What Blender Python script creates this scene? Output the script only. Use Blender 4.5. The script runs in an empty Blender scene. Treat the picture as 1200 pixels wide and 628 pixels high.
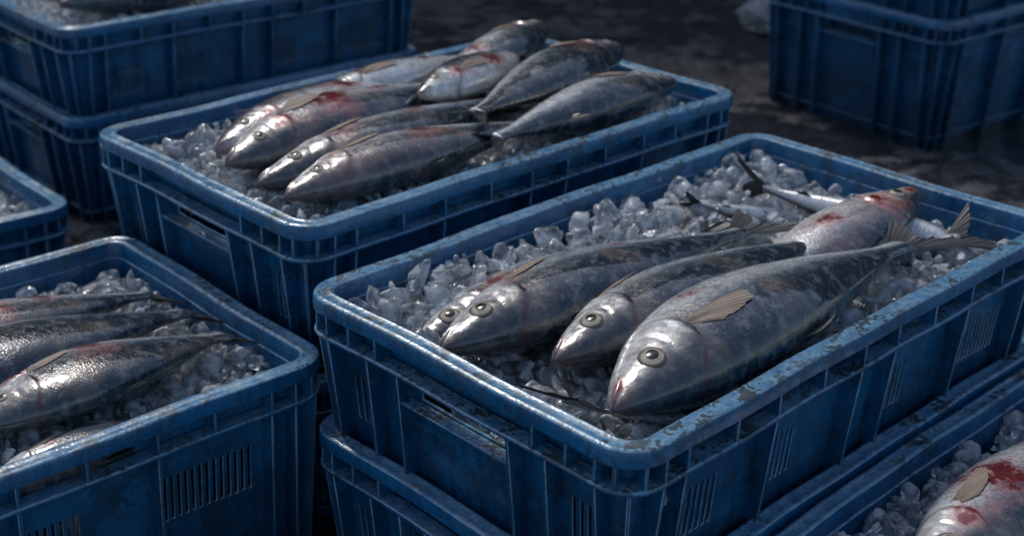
import bpy, bmesh, math, random
import numpy as np
from mathutils import Vector, Matrix, noise as mn
random.seed(4); rng=np.random.default_rng(4)
Z0=0.845
scene=bpy.context.scene
# ---------------------------------------------------------------- helpers
def link(o):
    scene.collection.objects.link(o); return o
def mesh_np(name,verts,faces,mats=None,smooth=True,matidx=None,uv=None):
    me=bpy.data.meshes.new(name)
    me.from_pydata([tuple(v) for v in verts],[],[tuple(f) for f in faces])
    if mats:
        for m in mats: me.materials.append(m)
    if matidx is not None: me.polygons.foreach_set('material_index',np.array(matidx,dtype=np.int32))
    if smooth: me.polygons.foreach_set('use_smooth',np.ones(len(me.polygons),dtype=bool))
    if uv is not None:
        l=me.uv_layers.new(name='UVMap')
        idx=np.zeros(len(me.loops),dtype=np.int32); me.loops.foreach_get('vertex_index',idx)
        l.data.foreach_set('uv',np.array(uv,dtype=np.float32)[idx].ravel())
    me.update(); return me
def tri_mesh(name,V,T,mat):
    me=bpy.data.meshes.new(name)
    n=len(T); me.vertices.add(len(V)); me.vertices.foreach_set('co',V.astype(np.float32).ravel())
    me.loops.add(n*3); me.loops.foreach_set('vertex_index',T.astype(np.int32).ravel())
    me.polygons.add(n); me.polygons.foreach_set('loop_start',np.arange(0,n*3,3,dtype=np.int32))
    me.polygons.foreach_set('loop_total',np.full(n,3,dtype=np.int32))
    me.polygons.foreach_set('use_smooth',np.ones(n,dtype=bool))
    me.materials.append(mat); me.update(calc_edges=True); return me
class NT:
    def __init__(s,name):
        s.m=bpy.data.materials.new(name); s.m.use_nodes=True; s.t=s.m.node_tree
        s.b=s.t.nodes['Principled BSDF']
    def n(s,typ,ins=None,**kw):
        nd=s.t.nodes.new(typ)
        for k,v in kw.items(): setattr(nd,k,v)
        if ins:
            for k,v in ins.items(): s.set(nd,k,v)
        return nd
    def set(s,nd,k,v):
        sock=nd.inputs[k]
        if isinstance(v,bpy.types.NodeSocket): s.t.links.new(v,sock)
        else: sock.default_value=v
    def math(s,op,a,b=0.5,c=None,clamp=False):
        nd=s.n('ShaderNodeMath',operation=op); nd.use_clamp=clamp
        s.set(nd,0,a); s.set(nd,1,b)
        if c is not None: s.set(nd,2,c)
        return nd.outputs[0]
    def mix(s,f,a,b,mode='MIX'):
        nd=s.n('ShaderNodeMix',data_type='RGBA',blend_type=mode)
        s.set(nd,0,f); s.set(nd,6,a); s.set(nd,7,b); return nd.outputs[2]
    def ramp(s,v,stops):
        nd=s.n('ShaderNodeValToRGB'); s.set(nd,0,v); e=nd.color_ramp.elements
        while len(e)<len(stops): e.new(0.5)
        for i,(p,c) in enumerate(stops):
            e[i].position=p; e[i].color=(c,c,c,1) if isinstance(c,(int,float)) else (*c,1)
        return nd.outputs[0]
    def noise(s,vec,scale,detail=3,rough=.6,out=0):
        nd=s.n('ShaderNodeTexNoise',{'Vector':vec,'Scale':scale,'Detail':min(detail,3),'Roughness':rough}); return nd.outputs[out]
    def bump(s,h,strength,dist=.001,normal=None):
        nd=s.n('ShaderNodeBump',{'Height':h,'Strength':strength,'Distance':dist})
        if normal is not None: s.set(nd,'Normal',normal)
        return nd.outputs[0]
    def P(s,**kw):
        for k,v in kw.items(): s.set(s.b,k.replace('_',' '),v)
# ---------------------------------------------------------------- materials
def crate_material(name='blue_plastic',worn=False):
    m=NT(name)
    tc=m.n('ShaderNodeTexCoord').outputs['Object']
    oi=m.n('ShaderNodeObjectInfo').outputs['Random']
    off=m.n('ShaderNodeVectorMath',operation='ADD'); m.set(off,0,tc)
    cx=m.n('ShaderNodeCombineXYZ'); m.set(cx,0,m.math('MULTIPLY',oi,31.)); m.set(off,1,cx.outputs[0]); v=off.outputs[0]
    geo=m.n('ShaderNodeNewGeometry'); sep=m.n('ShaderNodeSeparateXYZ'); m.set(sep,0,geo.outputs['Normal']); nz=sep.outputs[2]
    big=m.noise(v,7,2,.6); mid=m.noise(v,42,3,.7); fine=m.noise(v,190,2,.7)
    base=m.mix(m.ramp(big,[(.35,0),(.65,1)]),(.006,.092,.215,1),(.018,.160,.335,1))
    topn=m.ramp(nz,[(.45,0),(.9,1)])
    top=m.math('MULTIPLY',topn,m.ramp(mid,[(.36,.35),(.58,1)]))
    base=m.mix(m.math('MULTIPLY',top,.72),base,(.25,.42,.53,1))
    if worn: base=m.mix(m.ramp(m.math('ADD',mid,m.math('MULTIPLY',fine,.3)),[(.48,.15),(.70,.95)]),base,(.25,.42,.54,1))
    mp=m.n('ShaderNodeMapping',{'Vector':v}); mp.inputs['Scale'].default_value=(14,14,120); mp.inputs['Rotation'].default_value=(.2,.15,0)
    sc=m.ramp(m.noise(mp.outputs[0],2.2,3,.75),[(.60,0),(.66,1)])
    base=m.mix(m.math('MULTIPLY',sc,.24),base,(.18,.32,.42,1))
    mp2=m.n('ShaderNodeMapping',{'Vector':v}); mp2.inputs['Scale'].default_value=(90,90,9); mp2.inputs['Rotation'].default_value=(.1,-.2,.1)
    dr=m.ramp(m.noise(mp2.outputs[0],1.2,3,.7),[(.45,0),(.72,1)])
    base=m.mix(m.math('MULTIPLY',dr,.5),base,(.005,.030,.065,1))
    g=m.ramp(m.math('ADD',mid,m.math('MULTIPLY',m.math('SUBTRACT',fine,.5),.55)),[(.51,0),(.57,1)])
    g2=m.math('MULTIPLY',g,m.ramp(m.noise(v,8,1),[(.40,.18),(.56,1)]))
    g2=m.math('MULTIPLY',g2,m.math('MULTIPLY_ADD',topn,.45,.45))
    base=m.mix(g2,base,(.013,.020,.019,1))
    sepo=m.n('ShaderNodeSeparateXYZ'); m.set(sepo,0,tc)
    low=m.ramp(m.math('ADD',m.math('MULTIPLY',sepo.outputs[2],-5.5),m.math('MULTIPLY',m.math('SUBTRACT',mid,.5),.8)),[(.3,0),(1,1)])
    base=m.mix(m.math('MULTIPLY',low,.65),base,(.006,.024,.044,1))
    m.P(Base_Color=base,Roughness=m.ramp(mid,[(.35,.12),(.65,.42)]),Normal=m.bump(m.math('ADD',mid,m.math('MULTIPLY',fine,.6)),.45,.0014))
    m.P(**{'Specular IOR Level':.6})
    return m.m
def ice_material():
    m=NT('ice')
    tc=m.n('ShaderNodeTexCoord').outputs['Object']
    n=m.noise(tc,130,2,.6)
    col=m.mix(m.ramp(m.noise(tc,45,1),[(.35,0),(.65,1)]),(.82,.88,.91,1),(.98,.99,1,1))
    m.P(Base_Color=col,Roughness=m.ramp(n,[(.42,.01),(.68,.16)]),IOR=1.33,Normal=m.bump(n,.7,.0025))
    m.P(**{'Transmission Weight':m.ramp(m.noise(tc,70,1),[(.40,.60),(.60,.95)]),'Specular IOR Level':1.})
    return m.m
def bed_material():
    m=NT('ice_slush'); tc=m.n('ShaderNodeTexCoord').outputs['Object']
    n=m.noise(tc,70,3,.7)
    m.P(Base_Color=m.ramp(n,[(.35,(.25,.29,.32)),(.60,(.85,.88,.90))]),Roughness=.25,Normal=m.bump(n,.8,.008)); return m.m
def fish_material(name,dark=.5,blood=(),pink=0.):
    m=NT(name)
    t=m.n('ShaderNodeTexCoord'); uv=t.outputs['UV']; ob=t.outputs['Object']
    sx=m.n('ShaderNodeSeparateXYZ'); m.set(sx,0,uv); s,vv=sx.outputs[0],sx.outputs[1]
    n1=m.noise(ob,20,2,.6); n2=m.noise(ob,85,3,.7)
    mpl=m.n('ShaderNodeMapping',{'Vector':uv}); mpl.inputs['Scale'].default_value=(2.2,60,1)
    streak=m.noise(mpl.outputs[0],2.0,3,.65)
    d=m.math('ADD',vv,m.math('MULTIPLY',m.math('SUBTRACT',n1,.5),.12)); d=m.math('ADD',d,m.math('MULTIPLY',m.math('SUBTRACT',streak,.5),.26))
    d=m.math('ADD',d,(dark-.5)*.5)
    col=m.ramp(d,[(.15,(.90,.90,.88)),(.42,(.78,.80,.80)),(.53,(.42,.46,.49)),(.60,(.11,.15,.18)),(.74,(.010,.024,.040))])
    col=m.mix(m.math('MULTIPLY',m.ramp(n2,[(.50,0),(.64,1)]),.16),col,(.76,.78,.78,1))
    col=m.mix(m.math('MULTIPLY',m.ramp(m.noise(ob,60,3,.75),[(.57,0),(.63,1)]),.28),col,(.07,.075,.07,1))
    col=m.mix(m.math('MULTIPLY',m.ramp(m.noise(ob,15,2,.6),[(.58,0),(.70,1)]),.28),col,(.36,.27,.18,1))
    hd=m.ramp(s,[(.19,1),(.25,0)])
    hc=m.mix(m.ramp(n2,[(.38,0),(.60,1)]),(.24,.23,.205,1),(.66,.65,.61,1)); hc=m.mix(m.ramp(vv,[(.56,0),(.78,.92)]),hc,(.024,.034,.045,1))
    col=m.mix(m.math('MULTIPLY',hd,.7),col,hc)
    jaw=m.ramp(m.math('ADD',s,m.math('MULTIPLY',m.math('SUBTRACT',n2,.5),.05)),[(.012,1),(.060,0)])
    col=m.mix(m.math('MULTIPLY',jaw,.8),col,(.12,.065,.055,1))
    y=m.math('SUBTRACT',vv,.5); y2=m.math('MULTIPLY',y,y)
    so=m.math('SUBTRACT',.238,m.math('MULTIPLY',y2,.30))
    e=m.math('ABSOLUTE',m.math('SUBTRACT',m.math('SUBTRACT',s,so),.004))
    col=m.mix(m.math('MULTIPLY',m.ramp(e,[(0,1),(.010,0)]),.8),col,(.10,.025,.02,1))
    my=m.math('ADD',m.math('MULTIPLY',s,-3.0),.44); em=m.math('ABSOLUTE',m.math('SUBTRACT',vv,my))
    ml=m.math('MULTIPLY',m.ramp(em,[(0,1),(.055,0)]),m.ramp(s,[(.055,1),(.068,0)]))
    col=m.mix(m.math('MULTIPLY',ml,.92),col,(.02,.010,.010,1))
    ex=m.math('SUBTRACT',s,.124); ey=m.math('MULTIPLY',m.math('SUBTRACT',vv,.58),.16); er=m.math('SQRT',m.math('ADD',m.math('MULTIPLY',ex,ex),m.math('MULTIPLY',ey,ey)))
    col=m.mix(m.math('MULTIPLY',m.ramp(m.math('ADD',er,m.math('MULTIPLY',m.math('SUBTRACT',n2,.5),.02)),[(.028,1),(.046,0)]),.5),col,(.12,.105,.09,1))
    ll=m.ramp(m.math('ABSOLUTE',m.math('SUBTRACT',vv,.56)),[(0,1),(.012,0)])
    col=m.mix(m.math('MULTIPLY',m.math('MULTIPLY',ll,.5),m.math('GREATER_THAN',s,.26)),col,(.06,.06,.06,1))
    if pink>0:
        col=m.mix(m.math('MULTIPLY',m.ramp(m.noise(ob,19,2,.6),[(.42,0),(.66,1)]),pink),col,(.62,.36,.30,1))
    if blood: nb=m.noise(ob,34,3,.7)
    for (bx,by,brad,st) in blood:
        dx=m.math('SUBTRACT',s,bx); dy=m.math('MULTIPLY',m.math('SUBTRACT',vv,by),.30)
        dd=m.math('SQRT',m.math('ADD',m.math('MULTIPLY',dx,dx),m.math('MULTIPLY',dy,dy)))
        dd=m.math('ADD',dd,m.math('MULTIPLY',m.math('SUBTRACT',nb,.5),brad*2.6))
        k=m.ramp(dd,[(brad*.5,1),(brad*1.2,0)])
        col=m.mix(m.math('MULTIPLY',k,st*.6),col,(.50,.16,.12,1))
        k2=m.ramp(m.math('ADD',dd,m.math('MULTIPLY',m.math('SUBTRACT',n2,.45),brad*1.4)),[(brad*.30,1),(brad*.6,0)])
        col=m.mix(m.math('MULTIPLY',k2,st),col,(.19,.008,.010,1))
    mps=m.n('ShaderNodeMapping',{'Vector':uv}); mps.inputs['Scale'].default_value=(120,44,1)
    vo=m.n('ShaderNodeTexVoronoi',{'Vector':mps.outputs[0],'Scale':1.0}).outputs['Distance']
    bodym=m.math('GREATER_THAN',s,.245)
    col=m.mix(m.math('MULTIPLY',m.math('MULTIPLY',m.ramp(vo,[(.30,0),(.80,1)]),bodym),.40),col,(.04,.045,.05,1))
    hgt=m.math('ADD',m.math('MULTIPLY',m.math('MULTIPLY',vo,bodym),.28),m.math('MULTIPLY',n2,.5))
    m.P(Base_Color=col,Metallic=m.math('MULTIPLY_ADD',hd,-.16,.22),Roughness=m.ramp(n2,[(.36,.15),(.66,.36)]),Normal=m.bump(hgt,.6,.0022))
    m.P(**{'Coat Weight':m.math('MULTIPLY_ADD',hd,-.3,1.),'Coat Roughness':.06,'Specular IOR Level':.6})
    return m.m
def fin_material(name,c1,c2,fr=75.,c3=None):
    m=NT(name); t=m.n('ShaderNodeTexCoord'); sx=m.n('ShaderNodeSeparateXYZ'); m.set(sx,0,t.outputs['UV'])
    w=m.math('SINE',m.math('MULTIPLY',sx.outputs[0],fr)); w=m.math('MULTIPLY_ADD',w,.35,.5)
    n=m.noise(t.outputs['Object'],80,2,.6)
    col=m.mix(m.math('MULTIPLY',w,m.math('ADD',n,.3)),(*c1,1),(*c2,1))
    col=m.mix(m.ramp(m.math('ADD',sx.outputs[1],m.math('MULTIPLY',m.math('SUBTRACT',n,.5),.8)),[(.0,.75),(.45,0)]),col,tuple(x*.5 for x in c1)+(1,))
    m.P(Base_Color=col,Roughness=.38,Normal=m.bump(w,.6,.0015)); return m.m
def simple(name,c,rough=.3,**kw):
    m=NT(name); tc=m.n('ShaderNodeTexCoord').outputs['Object']; n=m.noise(tc,220,2)
    m.P(Base_Color=m.mix(n,tuple(x*.5 for x in c)+(1,),tuple(min(1,x*1.4) for x in c)+(1,)),Roughness=rough); m.P(**kw); return m.m
M_CR=crate_material(); M_CW=crate_material('blue_plastic_worn',True); M_ICE=ice_material(); M_BED=bed_material()
M_FIND=fin_material('fin_dark',(.010,.012,.014),(.060,.067,.072),100.); M_FINO=fin_material('fin_amber',(.22,.155,.105),(.46,.385,.31),62.)
M_IRIS=simple('iris',(.44,.38,.27),.2,**{'Coat Weight':.8}); M_PUP=simple('pupil',(.008,.010,.013),.08,**{'Specular IOR Level':.5}); M_SCL=simple('eye_ring',(.11,.095,.08),.3)
FM=[fish_material('fish_skin_%d'%i,**k) for i,k in enumerate([
 dict(dark=.54,blood=[(.36,.30,.035,.8),(.04,.4,.03,.9)]),dict(dark=.66,blood=[(.03,.4,.02,.7),(.24,.3,.03,.8)]),dict(dark=.46,blood=[(.30,.35,.09,.9),(.6,.4,.06,.8)]),dict(dark=.86,blood=[(.3,.4,.08,.7)]),
 dict(dark=.48,blood=[(.42,.42,.12,1.),(.22,.5,.07,.9),(.65,.4,.06,.8)]),dict(dark=.42,blood=[(.05,.5,.06,1.),(.20,.6,.09,1.),(.40,.45,.05,.9)],pink=.22),
 dict(dark=.42,pink=.18,blood=[(.55,.5,.08,.9),(.2,.4,.05,.9)]),dict(dark=.64,blood=[(.60,.36,.04,.8),(.25,.4,.035,1.)]),
 dict(dark=.66,blood=[(.24,.3,.08,1.),(.5,.3,.10,.9)])])]
# ---------------------------------------------------------------- crate
def build_crate(name,L=.678,W=.40,H=.18):
    a,b,r=L/2,W/2,.036
    V=[];F=[]
    def cornercen(k): return [(a-r,-(b-r)),(a-r,b-r),(-(a-r),b-r),(-(a-r),-(b-r))][k]
    def pos(st,ins):
        if st[0]=='s':
            k,u=st[1],st[2]
            return [(u,-(b-ins)),(a-ins,u),(-u,b-ins),(-(a-ins),-u)][k]
        cx,cy=cornercen(st[1]); an=math.radians(-90+90*st[1]+st[2])
        return (cx+(r-ins)*math.cos(an),cy+(r-ins)*math.sin(an))
    def tang(st):
        if st[0]=='s': return [(1,0),(0,1),(-1,0),(0,-1)][st[1]]
        an=math.radians(90*st[1]+st[2]); return (math.cos(an),math.sin(an))
    def stations(long_u,short_u,nc=7):
        S=[]
        for k in range(4):
            us=long_u if k%2==0 else short_u
            S+=[('s',k,u) for u in us]
            S+=[('c',k,90*j/nc) for j in range(1,nc)]
        return S
    lu=list(np.linspace(-(a-r),a-r,25)); su=list(np.linspace(-(b-r),b-r,15))
    RS=stations(lu,su)
    def ring(profile):
        n,p=len(RS),len(profile); o=len(V)
        for st in RS:
            for ins,z in profile:
                x,y=pos(st,ins); V.append((x,y,z))
        for i in range(n):
            for j in range(p):
                F.append((o+i*p+j,o+((i+1)%n)*p+j,o+((i+1)%n)*p+(j+1)%p,o+i*p+(j+1)%p))
    ring([(.0,-.0038),(.0014,-.0008),(.0045,0),(.0075,-.0010),(.0125,-.0010),(.0155,0),(.0182,-.0008),(.0197,-.0038),(.0200,-.026),(.0162,-.026),(.0162,-.007),(.0030,-.007),(.0030,-.0150),(0,-.0150)])
    ring([(.0010,-.0350),(.0003,-.0370),(.0010,-.0392),(.0175,-.0392),(.0175,-.0350)])
    ring([(.0185,-H+.022),(.0185,-H+.019),(.0280,-H+.019),(.0280,-H+.022)])
    def panels(rngs,pitch,w,brk):
        us=set(brk); holes=[]
        for lo,hi in rngs:
            n=int((hi-lo)/pitch)
            for i in range(n):
                c=lo+(i+.5)*(hi-lo)/n; us.add(c-w/2); us.add(c+w/2); holes.append((c-w/2,c+w/2))
        return sorted(us),holes
    lw,lh=panels([(-.262,-.205),(-.145,-.095),(.038,.088),(.165,.258)],.0070,.0027,[-(a-r),a-r,-.28,.28,0])
    sw,sh=panels([(-.152,-.118),(.118,.152)],.0070,.0027,[-(b-r),b-r,-.055,.055,0])
    WS=stations(lw,sw,6); zs=[-.018,-.042,-.064,-.076,-.122,-H]
    def oi(z): return .0175+(.030-.0175)*(-z/.18)
    n=len(WS); m=len(zs); o=len(V)
    for st in WS:
        for z in zs: V.append((*pos(st,oi(z)),z))
    for st in WS:
        for z in zs: V.append((*pos(st,oi(z)+.003),z))
    def solid(i,k):
        A,B=WS[i%n],WS[(i+1)%n]
        if A[0]=='s' and B[0]=='s' and A[1]==B[1]:
            c=(A[2]+B[2])/2
            if k==3 and any(h0<c<h1 for h0,h1 in (lh if A[1]%2==0 else sh)): return False
            if k==1 and A[1]%2==1 and abs(c)<.055: return False
        return True
    O=lambda i,k:o+(i%n)*m+k
    I=lambda i,k:o+n*m+(i%n)*m+k
    for i in range(n):
        for k in range(m-1):
            if not solid(i,k): continue
            F.append((O(i,k),O(i,k+1),O(i+1,k+1),O(i+1,k))); F.append((I(i,k),I(i+1,k),I(i+1,k+1),I(i,k+1)))
            if not solid(i-1,k): F.append((O(i,k),I(i,k),I(i,k+1),O(i,k+1)))
            if not solid(i+1,k): F.append((O(i+1,k),O(i+1,k+1),I(i+1,k+1),I(i+1,k)))
            if k==0 or not solid(i,k-1): F.append((O(i,k),O(i+1,k),I(i+1,k),I(i,k)))
            if k==m-2 or not solid(i,k+1): F.append((O(i,k+1),I(i,k+1),I(i+1,k+1),O(i+1,k+1)))
    o2=len(V); 
    for st in WS: V.append((*pos(st,.031),-H+.002))
    F.append(tuple(range(o2,o2+n)))
    def rib(st,z0,z1,i0,i1,w=.0036):
        t=tang(st); oo=len(V)
        for z,io in ((z0,i0),(z1,i1)):
            for ins in (io,oi(z)+.001):
                x,y=pos(st,ins)
                for s in (-1,1): V.append((x+t[0]*s*w/2,y+t[1]*s*w/2,z))
        for f in ((0,1,3,2),(4,6,7,5),(0,4,5,1),(2,3,7,6),(0,2,6,4),(1,5,7,3)): F.append(tuple(oo+q for q in f))
    longr=[-.297,-.270,-.155,-.028,.028,.155,.270,.297]; shortr=[-.160,-.108,-.068,.068,.108,.160]
    for k in range(4):
        rs=longr if k%2==0 else shortr
        for u in rs: rib(('s',k,u),-.0385,-H+.001,.0020,.0165)
        ub=(longr+[-.212,-.09,.09,.212]) if k%2==0 else [-.160,-.130,-.095,.095,.130,.160]
        for u in ub: rib(('s',k,u),-.0068,-.0360,.0018,.0016,.0030)
        for an in (24,66):
            rib(('c',k,an),-.0068,-.0360,.0018,.0016,.0030)
        for an in (45,):
            rib(('c',k,an),-.0385,-H+.001,.0030,.0180,.003)
    for k in (1,3):
        for z in (-.0412,-.0665):
            st=('s',k,0.); t=tang(st); oo=len(V)
            for zz in (z-.0015,z+.0015):
                for ins in (.0060,.0200):
                    x,y=pos(st,ins)
                    for s in (-1,1): V.append((x+t[0]*s*.0665,y+t[1]*s*.0665,zz))
            for f in ((0,1,3,2),(4,6,7,5),(0,4,5,1),(2,3,7,6),(0,2,6,4),(1,5,7,3)): F.append(tuple(oo+q for q in f))
    V2=[(x+.0011*math.sin(y*31+z*20)+.0006*math.sin(x*57),y+.0016*math.sin(x*11.3+1)+.0007*math.sin(x*41),z+.0009*math.sin(x*17+y*13)) for x,y,z in V]
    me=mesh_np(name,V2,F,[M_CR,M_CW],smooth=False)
    bm=bmesh.new(); bm.from_mesh(me); bmesh.ops.recalc_face_normals(bm,faces=bm.faces); bm.to_mesh(me); bm.free()
    me.polygons.foreach_set('use_smooth',np.ones(len(me.polygons),dtype=bool))
    me.set_sharp_from_angle(angle=math.radians(28))
    return me
CR=build_crate('crate_mesh'); CR3=build_crate('deep_crate_mesh',H=.238); 
def frame(x,y,z,a): return Matrix.Translation((x,y,z+Z0))@Matrix.Rotation(a,4,'Z')
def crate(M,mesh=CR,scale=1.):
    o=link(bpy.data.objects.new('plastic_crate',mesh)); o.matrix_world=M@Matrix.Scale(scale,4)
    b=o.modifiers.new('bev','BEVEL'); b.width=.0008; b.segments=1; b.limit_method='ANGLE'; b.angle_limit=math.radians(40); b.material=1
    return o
# ---------------------------------------------------------------- ice
def ico(sub):
    bm=bmesh.new(); bmesh.ops.create_icosphere(bm,subdivisions=sub,radius=1); 
    V=np.array([v.co[:] for v in bm.verts]); T=np.array([[v.index for v in f.verts] for f in bm.faces]); bm.free(); return V,T
def variants(sub,n=22):
    V,T=ico(sub); V/=np.linalg.norm(V,axis=1)[:,None]; out=[]
    for i in range(n):
        N=rng.normal(size=(8,3)); N/=np.linalg.norm(N,axis=1)[:,None]; d=rng.uniform(.45,1.,8)
        q=np.maximum(0,V@N.T)/d; r=(q**18).sum(1)**(-1/18); r=np.minimum(r,1.5)
        r=r*(1+.10*np.array([mn.noise(Vector(tuple(v*2.2+i*7))) for v in V]))
        X=V*r[:,None]*rng.uniform(.5,1.3,3); out.append(X)
    return out,T
IV={s:variants(s) for s in (2,3)}
def ice(M,hf,u0,u1,v0,v1,sub=3,sp=.0125,rad=(.0035,.0120),layers=2,extra=()):
    var,T=IV[sub]; VV=[];TT=[];o=0
    pts=[]
    for l in range(layers):
        for u in np.arange(u0,u1,sp*(1+.3*l)):
            for v in np.arange(v0,v1,sp*(1+.3*l)):
                uu=u+rng.uniform(-.5,.5)*sp; v2=v+rng.uniform(-.5,.5)*sp
                pts.append((uu,v2,hf(uu,v2)-l*.010+rng.uniform(-.006,.008)))
    pts+=list(extra)
    for p in pts:
        rr=rad[0]+(rad[1]-rad[0])*rng.uniform()**1.2
        if abs(p[0])>.316-rr or abs(p[1])>.177-rr: continue
        X=var[rng.integers(len(var))]*rr
        q=rng.normal(size=4); q/=np.linalg.norm(q); w,x,y,z=q
        R=np.array([[1-2*(y*y+z*z),2*(x*y-z*w),2*(x*z+y*w)],[2*(x*y+z*w),1-2*(x*x+z*z),2*(y*z-x*w)],[2*(x*z-y*w),2*(y*z+x*w),1-2*(x*x+y*y)]])
        VV.append(X@R.T+np.array(p)); TT.append(T+o); o+=len(X)
    ob=link(bpy.data.objects.new('crushed_ice',tri_mesh('crushed_ice',np.concatenate(VV),np.concatenate(TT),M_ICE))); ob.matrix_world=M
    nu,nv=60,34; us=np.linspace(-.305,.305,nu); vs=np.linspace(-.166,.166,nv)
    Bq=[(u,v,hf(u,v)-.018+.004*mn.noise(Vector((u*60,v*60,0)))) for u in us for v in vs]
    Fq=[(i*nv+j,(i+1)*nv+j,(i+1)*nv+j+1,i*nv+j+1) for i in range(nu-1) for j in range(nv-1)]
    bo=bpy.data.objects.new('slush_bed',mesh_np('slush',Bq,Fq,[M_BED])); link(bo); bo.parent=ob
# ---------------------------------------------------------------- fish
KS=[0,.012,.035,.07,.12,.2,.3,.42,.55,.7,.82,.92,1.0]
KD=[.005,.018,.032,.052,.074,.101,.121,.130,.121,.090,.060,.034,.033]
KV=[.005,.017,.031,.048,.068,.096,.116,.124,.113,.082,.051,.030,.031]
KT=[.004,.013,.024,.036,.050,.066,.077,.080,.070,.049,.030,.014,.007]
def cub(xs,ys,x):
    xs=np.array(xs);ys=np.array(ys); d=np.gradient(ys,xs); i=np.clip(np.searchsorted(xs,x)-1,0,len(xs)-2)
    h=xs[i+1]-xs[i]; t=(x-xs[i])/h
    return (2*t**3-3*t**2+1)*ys[i]+(t**3-2*t**2+t)*h*d[i]+(-2*t**3+3*t**2)*ys[i+1]+(t**3-t**2)*h*d[i+1]
def fish(M,snout,tail,mat=0,depth=1.,thick=1.,bend=0.,droop=0.,roll=0.,flip=-1,name='fish',pect=(-.038,3.),tailspread=1.,taillen=1.,eye=1.,curl=None):
    """snout,tail base in crate frame; flip -1 puts the back toward -v"""
    P0,P1=Vector(snout),Vector(tail); L=(P1-P0).length
    sv=np.concatenate([np.linspace(0,.3,66)[:-1]**1.0,np.linspace(.3,1,56)]); sv[:8]=np.linspace(0,1,8)**1.6*sv[7]
    nr=56; V=[];F=[];MI=[];UV=[]
    hd=cub(KS,KD,sv)*depth; hv=cub(KS,KV,sv)*depth; tk=cub(KS,KT,sv)*thick
    sd=random.random()*50
    for i,s in enumerate(sv):
        for j in range(nr):
            th=2*math.pi*j/nr; c,sn=math.cos(th),math.sin(th)
            h=hd[i] if c>0 else hv[i]
            y=h*math.copysign(abs(c)**.95,c); z=tk[i]*math.copysign(abs(sn)**(.92 if c>0 else 1.08),sn)
            yn=c
            so=.238-.30*(yn/2)**2
            k=0
            if abs(sn)>.15:
                if s<so: k+=.0065*max(0,min(1,(s-.13)/(so-.13)))
                elif s<so+.02: k-=.002*(1-(s-so)/.02)
                pre=.175-.05*(yn+.1)**2
                k-=.0026*math.exp(-((s-pre)/.0045)**2)*(1 if abs(yn)<.75 else 0)
                my=(.44-3.0*s)*2-1
                if s<.068: k-=.0060*math.exp(-((yn-my)/.17)**2)*min(1,(.068-s)/.02)
                k+=.0025*math.exp(-((s-.124)/.036)**2-((y-.012)/.036)**2)
                if s<.24: k+=.0018*mn.noise(Vector((s*60+sd,y*60,sn*2)))
            if s>.24: k+=.0036*mn.noise(Vector((s*9+sd,y*26,sn*2)))+.0013*mn.noise(Vector((s*40+sd,y*90,sn*2)))
            f=k*abs(sn)
            V.append([s,y,z+math.copysign(f,sn)]); UV.append((s,(yn+1)/2))
    ns=len(sv)
    for i in range(ns-1):
        for j in range(nr):
            F.append((i*nr+j,i*nr+(j+1)%nr,(i+1)*nr+(j+1)%nr,(i+1)*nr+j)); MI.append(0)
    F.append(tuple(range(nr-1,-1,-1))); MI.append(0); F.append(tuple((ns-1)*nr+j for j in range(nr))); MI.append(0)
    def surf(s,y):
        h=float(cub(KS,KD if y>0 else KV,np.array([s]))[0])*depth; t=float(cub(KS,KT,np.array([s]))[0])*thick
        return t*math.sqrt(max(.02,1-(y/h)**2))
    for sg in (1,-1):
        es,ey,er=.124,.012,.0255*eye
        z=surf(es,ey); n=Vector((-(surf(es+.01,ey)-surf(es-.01,ey))/.02,-(surf(es,ey+.01)-surf(es,ey-.01))/.02,1)).normalized(); n.z*=sg
        t1=Vector((1,0,0)); t1=(t1-n*t1.dot(n)).normalized(); t2=n.cross(t1)
        base=Vector((es,ey,(z+.0016)*sg)); o=len(V); rr=[0,.15,.30,.44,.52,.56,.62,.75,.88,.94,1.03,1.18]; hh=[.32,.315,.297,.268,.246,.234,.212,.15,.08,.05,.03,-.16]
        V.append(list(base+n*hh[0]*er)); UV.append((0,0))
        for r_,h_ in zip(rr[1:],hh[1:]):
            for j in range(24):
                an=2*math.pi*j/24; V.append(list(base+n*h_*er+(t1*math.cos(an)+t2*math.sin(an))*r_*er)); UV.append((r_,j/24))
        for j in range(24): F.append((o,o+1+j,o+1+(j+1)%24) if sg>0 else (o,o+1+(j+1)%24,o+1+j)); MI.append(3)
        for q in range(len(rr)-2):
            for j in range(24):
                A=o+1+q*24; f=(A+j,A+24+j,A+24+(j+1)%24,A+(j+1)%24); F.append(f if sg>0 else tuple(reversed(f))); MI.append(3 if rr[q+2]<=.53 else (2 if rr[q+2]<=.89 else 4))
    def grid(pts,matid):
        o=len(V); n=len(pts); ks=len(pts[0])
        for i,row in enumerate(pts):
            for k,p in enumerate(row): V.append(list(p)); UV.append((i/max(1,n-1),k/(ks-1)))
        for i in range(n-1):
            for k in range(ks-1): F.append((o+i*ks+k,o+i*ks+k+1,o+(i+1)*ks+k+1,o+(i+1)*ks+k)); MI.append(matid)
    def fan(roots,tips,matid,wig=.003,nz=(0,0,1),ks=7,curl=0.):
        rows=[]; nzv=Vector(nz)
        for i,(r0,t0) in enumerate(zip(roots,tips)):
            r0=Vector(r0);t0=Vector(t0)
            rows.append([r0.lerp(t0,k/ks)+nzv*(wig*(k/ks)*math.sin(i*1.9+sd)*.6+wig*(.5 if i%2 else -.5)*min(1,k/ks*3)*.5+curl*(k/ks)**2) for k in range(ks+1)])
        grid(rows,matid)
    n=27; R=[];Tt=[]
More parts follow.
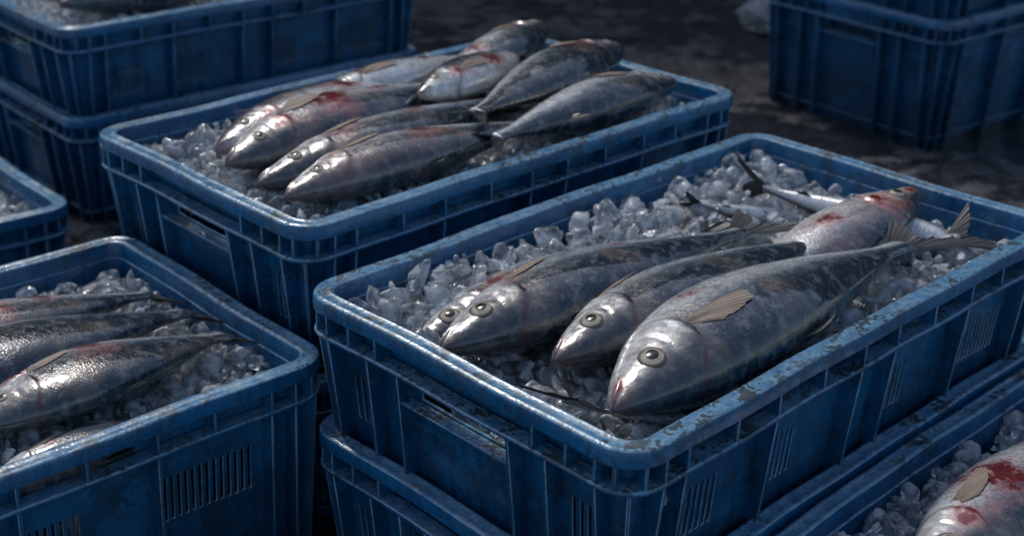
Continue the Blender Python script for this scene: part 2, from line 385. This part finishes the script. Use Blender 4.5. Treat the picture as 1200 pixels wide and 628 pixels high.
    for i in range(n):
        f=i/(n-1)*2-1; an=math.radians(36*f*tailspread); ln=(.045+.115*abs(f)**1.3)*random.uniform(.92,1.03)*taillen
        R.append((.985,.031*f,0)); Tt.append((1.+ln*math.cos(an),.033*f+ln*math.sin(an)*1.15,.0))
    fan(R,Tt,1,.004,curl=random.uniform(-.01,.03) if curl is None else curl)
    if pect:
        for sg in (1,-1):
            n=17;rows=[]
            for i in range(n):
                f=i/(n-1)*2-1; g=(f+1)/2; an=math.radians(pect[1]+24*(g-.35)); ln=.195*(.55+.45*math.cos((g-.28)*2.0)**2)*(1-.45*g)*random.uniform(.93,1.02)
                s0=.243+.004*g; y0=pect[0]+.012*f; row=[]
                for k in range(9):
                    q=k/8; s1=s0+ln*q*math.cos(an); y1=y0+ln*q*math.sin(an)+.006*q*q*math.sin(sd)
                    row.append((s1,y1,sg*(surf(s1,y1)+.0005+.0070*math.sin(min(1,q*1.2)*1.5)*(1-.5*g)+(.0007 if i%2 else -.0004)*min(1,q*4))))
                rows.append(row)
            grid(rows,5)
    def med(s0,s1,ln,sgn,matid,lean=.8):
        n=13;R=[];Tt=[]
        for i in range(n):
            f=i/(n-1); s=s0+(s1-s0)*f; h=float(cub(KS,KD if sgn>0 else KV,np.array([s]))[0])*depth
            l=ln*(1-.65*f)*random.uniform(.92,1.05); R.append((s,sgn*(h-.006),0)); Tt.append((s+l*lean,sgn*(h+l*(1-lean*.75)),0))
        fan(R,Tt,matid,.003,curl=.01)
    med(.44,.56,.060,1,1,.9); med(.76,.83,.040,-1,1,1.0); med(.50,.54,.050,-1,5,1.2)
    V=np.array(V); s=V[:,0].copy()
    V[:,1]+=bend*((s-.35)**2)-bend*.12; V[:,2]-=droop*((s-.4)**2)
    V*=L; V[:,1]*=flip
    if flip<0: F=[tuple(reversed(f)) for f in F]
    mats=[FM[mat],M_FIND,M_IRIS,M_PUP,M_SCL,M_FINO]
    me=mesh_np('fish_body',V,F,mats,True,MI,UV)
    x=(P1-P0).normalized(); up=Vector((0,0,1)); yv=up.cross(x).normalized(); zv=x.cross(yv)
    R=Matrix((x,yv,zv)).transposed().to_4x4()
    o=link(bpy.data.objects.new(name,me)); o.matrix_world=M@Matrix.Translation(P0)@R@Matrix.Rotation(roll,4,'X'); return o
# ---------------------------------------------------------------- layout
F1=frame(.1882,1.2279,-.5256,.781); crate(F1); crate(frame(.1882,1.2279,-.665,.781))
def h1(u,v):
    b=-.040+.012*mn.noise(Vector((u*9,v*9,3)))
    if u<-.17 and v<.03: b-=.018
    b+=.018*max(0,(v-.06)/.1)
    return b
ice(F1,h1,-.312,.312,-.172,.176,3)
fish(F1,(-.302,.048,-.018),(.095,.045,-.016),7,depth=1.02,bend=.12,roll=-.12,pect=(-.045,-3.),thick=1.05)
fish(F1,(-.248,-.034,-.016),(.135,-.030,-.012),1,depth=1.0,bend=.10,roll=-.15,pect=(-.07,-4.),thick=1.05)
fish(F1,(-.282,-.130,-.010),(.150,-.095,.0),0,depth=1.10,bend=.20,roll=-.06,pect=(.016,16.),taillen=.85,curl=.01,thick=1.08)
fish(F1,(-.292,.100,-.042),(.08,.100,-.032),3,depth=.85,bend=.05,pect=None)
fish(F1,(.292,-.052,.002),(-.06,-.035,-.055),5,depth=1.05,flip=1,pect=None)
fish(F1,(.270,-.150,-.040),(.205,.085,-.010),3,depth=.8,roll=1.0,tailspread=1.2,taillen=1.3)
fish(F1,(-.05,-.115,-.100),(-.236,-.148,-.040),3,depth=.85,roll=.0,bend=.9,taillen=1.5,tailspread=.8,curl=.03,pect=None)
fish(F1,(.26,.03,-.06),(.13,.115,-.018),3,depth=.8,roll=.7,taillen=1.3)
fish(F1,(.02,.02,-.09),(.255,-.120,-.020),3,depth=.8,roll=.3,taillen=1.1)
F2=frame(-.0967,1.5765,-.4988,.7769); crate(F2); crate(frame(-.0967,1.5765,-.665,.7769))
h2=lambda u,v:-.030+.012*mn.noise(Vector((u*8,v*8,7)))
ice(F2,h2,-.312,.312,-.172,.176,2)
for a in [((-.262,.058,-.005),(.10,.125,.0),6,1.,1,0),((-.288,.000,.0),(.085,.046,.012),4,1.,-1,.15),((-.288,-.055,-.008),(.10,-.035,.004),2,.9,-1,-.1),
          ((-.295,-.114,-.002),(.05,-.118,.008),6,1.,-1,.2),((.315,.128,.026),(.03,.040,.010),2,1.05,1,-.1),((-.03,-.010,.026),(.24,.075,.016),8,.95,1,.1),
          ((.310,-.020,.024),(-.03,-.095,.028),3,1.,1,.1),((.296,-.125,.004),(-.04,-.140,.014),0,.85,1,.1),((.29,.05,-.006),(0,.0,-.02),4,.9,1,0),
          ((-.20,.135,-.028),(.12,.150,-.02),3,.8,1,0),((-.10,.10,.004),(.22,.155,-.005),7,.85,1,0)]:
    fish(F2,a[0],a[1],a[2],depth=a[3],flip=a[4],bend=a[5],roll=random.uniform(-.25,.15),taillen=.8,tailspread=.8,eye=.75)
F3=frame(-.5498,1.0726,-.6072,.7484); crate(F3,CR3)
h3=lambda u,v:-.032+.010*mn.noise(Vector((u*8,v*8,11)))
ice(F3,h3,.0,.312,-.172,.176,3)
for a in [((.030,-.108,.002),(.290,-.078,.002),8,1.55,-1),((-.04,-.035,.002),(.285,-.010,.006),3,1.35,-1),((-.03,.042,-.003),(.28,.060,.002),4,1.25,-1),((-.08,.105,-.01),(.20,.115,-.005),3,1.1,-1),((.0,-.165,-.03),(.24,-.155,-.035),2,.8,-1)]:
    fish(F3,a[0],a[1],a[2],depth=a[3],flip=a[4],bend=.12,roll=-.1,taillen=.6,tailspread=.8,droop=.10,curl=-.03,thick=1.15,eye=.8)
F4=frame(-.951,1.596,-.665,.7261); crate(F4)
ice(F4,h2,.1,.312,-.172,.176,2,sp=.016)
fish(F4,(.285,-.03,.012),(-.05,-.0,0),6,flip=1,depth=1.1); fish(F4,(.25,-.115,.008),(-.08,-.10,0),2,flip=1,depth=1.1); fish(F4,(.27,.05,.008),(-.08,.08,0),0,flip=1,depth=1.1)
F5=frame(-.552,2.383,-.665,.7363); crate(F5); F5t=frame(-.552,2.383,-.525,.7363); crate(F5t)
ice(F5t,h2,-.31,.31,-.172,.176,2,sp=.018)
fish(F5t,(-.29,-.09,.012),(.08,-.06,0),2); fish(F5t,(-.29,.0,.01),(.08,.03,0),6); fish(F5t,(-.05,-.04,.02),(.27,-.09,.01),0,taillen=.6); fish(F5t,(-.1,.09,.01),(.25,.1,.01),2)
K6=1.09; F6=frame(.8372*K6,2.6127*K6,-.5482*K6,.6869); C6=build_crate('big_crate_mesh',H=.228); crate(F6,C6,K6); crate(F6@Matrix.Translation((0,0,.16)),C6,K6)
F7=F1@Matrix.Translation((.03,-.407,-.1394)); crate(F7)
h7=lambda u,v:-.026+.010*mn.noise(Vector((u*8,v*8,17)))
ice(F7,h7,-.312,.312,-.172,.176,3)
fish(F7,(-.175,.078,.004),(.20,.10,.0),4,depth=.95); fish(F7,(-.10,.0,.0),(.26,.02,.0),0); fish(F7,(.20,.14,-.02),(.31,.05,-.05),3,depth=.8)
# ---------------------------------------------------------------- ground
def ground():
    m=NT('wet_concrete'); tc=m.n('ShaderNodeTexCoord').outputs['Object']
    n1=m.noise(tc,1.9,3,.62); n2=m.noise(tc,16,3,.75); n3=m.noise(tc,80,3,.7)
    wet=m.ramp(m.math('ADD',n1,m.math('MULTIPLY',m.math('SUBTRACT',n2,.5),.35)),[(.50,1),(.56,0)])
    col=m.mix(m.ramp(n2,[(.35,0),(.65,1)]),(.018,.019,.021,1),(.120,.120,.118,1)); col=m.mix(m.math('MULTIPLY',wet,.75),col,(.011,.013,.016,1))
    col=m.mix(m.math('MULTIPLY',m.ramp(n3,[(.6,0),(.70,1)]),.35),col,(.24,.24,.24,1))
    bst=m.math('MULTIPLY_ADD',wet,-.70,.9)
    bn=m.n('ShaderNodeBump',{'Height':m.math('ADD',n2,m.math('MULTIPLY',n3,.4)),'Strength':bst,'Distance':.022})
    m.P(Base_Color=col,Roughness=m.mix(wet,(.42,.42,.42,1),(.04,.04,.04,1)),Normal=bn.outputs[0])
    me=bpy.data.meshes.new('ground'); me.from_pydata([(-60,-20,0),(60,-20,0),(60,120,0),(-60,120,0)],[],[(0,1,2,3)]); me.materials.append(m.m)
    link(bpy.data.objects.new('ground',me))
    mw=NT('sky_blocker_steel'); t=mw.n('ShaderNodeTexCoord').outputs['Object']; nn=mw.noise(t,3,3,.65)
    mw.P(Base_Color=mw.mix(nn,(.03,.035,.04,1),(.09,.095,.10,1)),Roughness=.55)
    V=[];F=[]; N=500
    for i in range(N+1):
        x=-10+20*i/N; y=[0,.03,.03,0][i%4]
        V+=[(x,y,0),(x,y,3.4)]
    F=[(2*i,2*i+2,2*i+3,2*i+1) for i in range(N)]
    def box(x0,x1,y0,y1,z0,z1):
        o=len(V); V.extend([(x,y,z) for z in (z0,z1) for y in (y0,y1) for x in (x0,x1)])
        for f in ((0,1,3,2),(4,6,7,5),(0,4,5,1),(2,3,7,6),(0,2,6,4),(1,5,7,3)): F.append(tuple(o+q for q in f))
    box(-10.1,10.1,-.9,.2,3.4,3.5)
    for x in (-6,-2,2,6): box(x-.08,x+.08,-.85,-.70,0,3.4)
    box(-1.6,1.6,-.06,-.01,0,2.6)
    w=link(bpy.data.objects.new('unseen_sky_blocker',mesh_np('shed',V,F,[mw.m],False))); w.location=(0,6.2,0)  # out-of-view dark wall and roof, added to block low sky and darken reflections
    mb=NT('white_polythene'); mb.P(Base_Color=(.42,.43,.43,1),Roughness=.25); mb.P(**{'Transmission Weight':.25})
    bm=bmesh.new(); bmesh.ops.create_icosphere(bm,subdivisions=5,radius=1); me=bpy.data.meshes.new('bag')
    for v in bm.verts:
        c=v.co; k=1+.35*mn.noise(c*1.3)+.28*abs(mn.noise(c*3.1+Vector((5,0,0))))+.12*abs(mn.noise(c*8))
        v.co=Vector((c.x*.07*k,c.y*.07*k,max(-.028,c.z*.055*k)+.028))
    bm.to_mesh(me); bm.free(); me.materials.append(mb.m)
    b=link(bpy.data.objects.new('plastic_bag',me)); b.location=(.63,3.36,.003)
ground()
# ---------------------------------------------------------------- light
w=bpy.data.worlds.new('World'); scene.world=w; w.use_nodes=True; nt=w.node_tree; bg=nt.nodes['Background']
sky=nt.nodes.new('ShaderNodeTexSky'); sky.sky_type='NISHITA'; sky.sun_disc=False; el=math.radians(50); az=math.radians(-28)
sky.sun_elevation=el; sky.sun_rotation=az; sky.dust_density=2.0; sky.air_density=1.0
nt.links.new(sky.outputs[0],bg.inputs[0]); bg.inputs[1].default_value=.135
sl=bpy.data.lights.new('sun','SUN'); sl.energy=1.5; sl.angle=math.radians(12); sl.color=(1,.985,.96)
so=link(bpy.data.objects.new('sun',sl)); d=Vector((math.sin(az)*math.cos(el),math.cos(az)*math.cos(el),math.sin(el))); so.rotation_euler=(-d).to_track_quat('-Z','Y').to_euler(); so.location=d*5
# ---------------------------------------------------------------- camera
p,r=.4185,.0183
right=Vector((1,0,0)); up0=Vector((0,math.sin(p),math.cos(p))); fw=Vector((0,math.cos(p),-math.sin(p)))
rc=right*math.cos(r)+up0*math.sin(r); uc=-right*math.sin(r)+up0*math.cos(r)
cd=bpy.data.cameras.new('camera'); cd.lens=1630.8/1200*36; cd.sensor_width=36; cd.clip_start=.02; cd.clip_end=500
co=link(bpy.data.objects.new('camera',cd)); co.matrix_world=Matrix.Translation((0,0,Z0))@Matrix((rc,uc,-fw)).transposed().to_4x4()
cd.dof.use_dof=True; cd.dof.focus_distance=1.15; cd.dof.aperture_fstop=6.5
scene.camera=co
scene.view_settings.view_transform='Standard'; scene.view_settings.look='None'; scene.view_settings.exposure=0
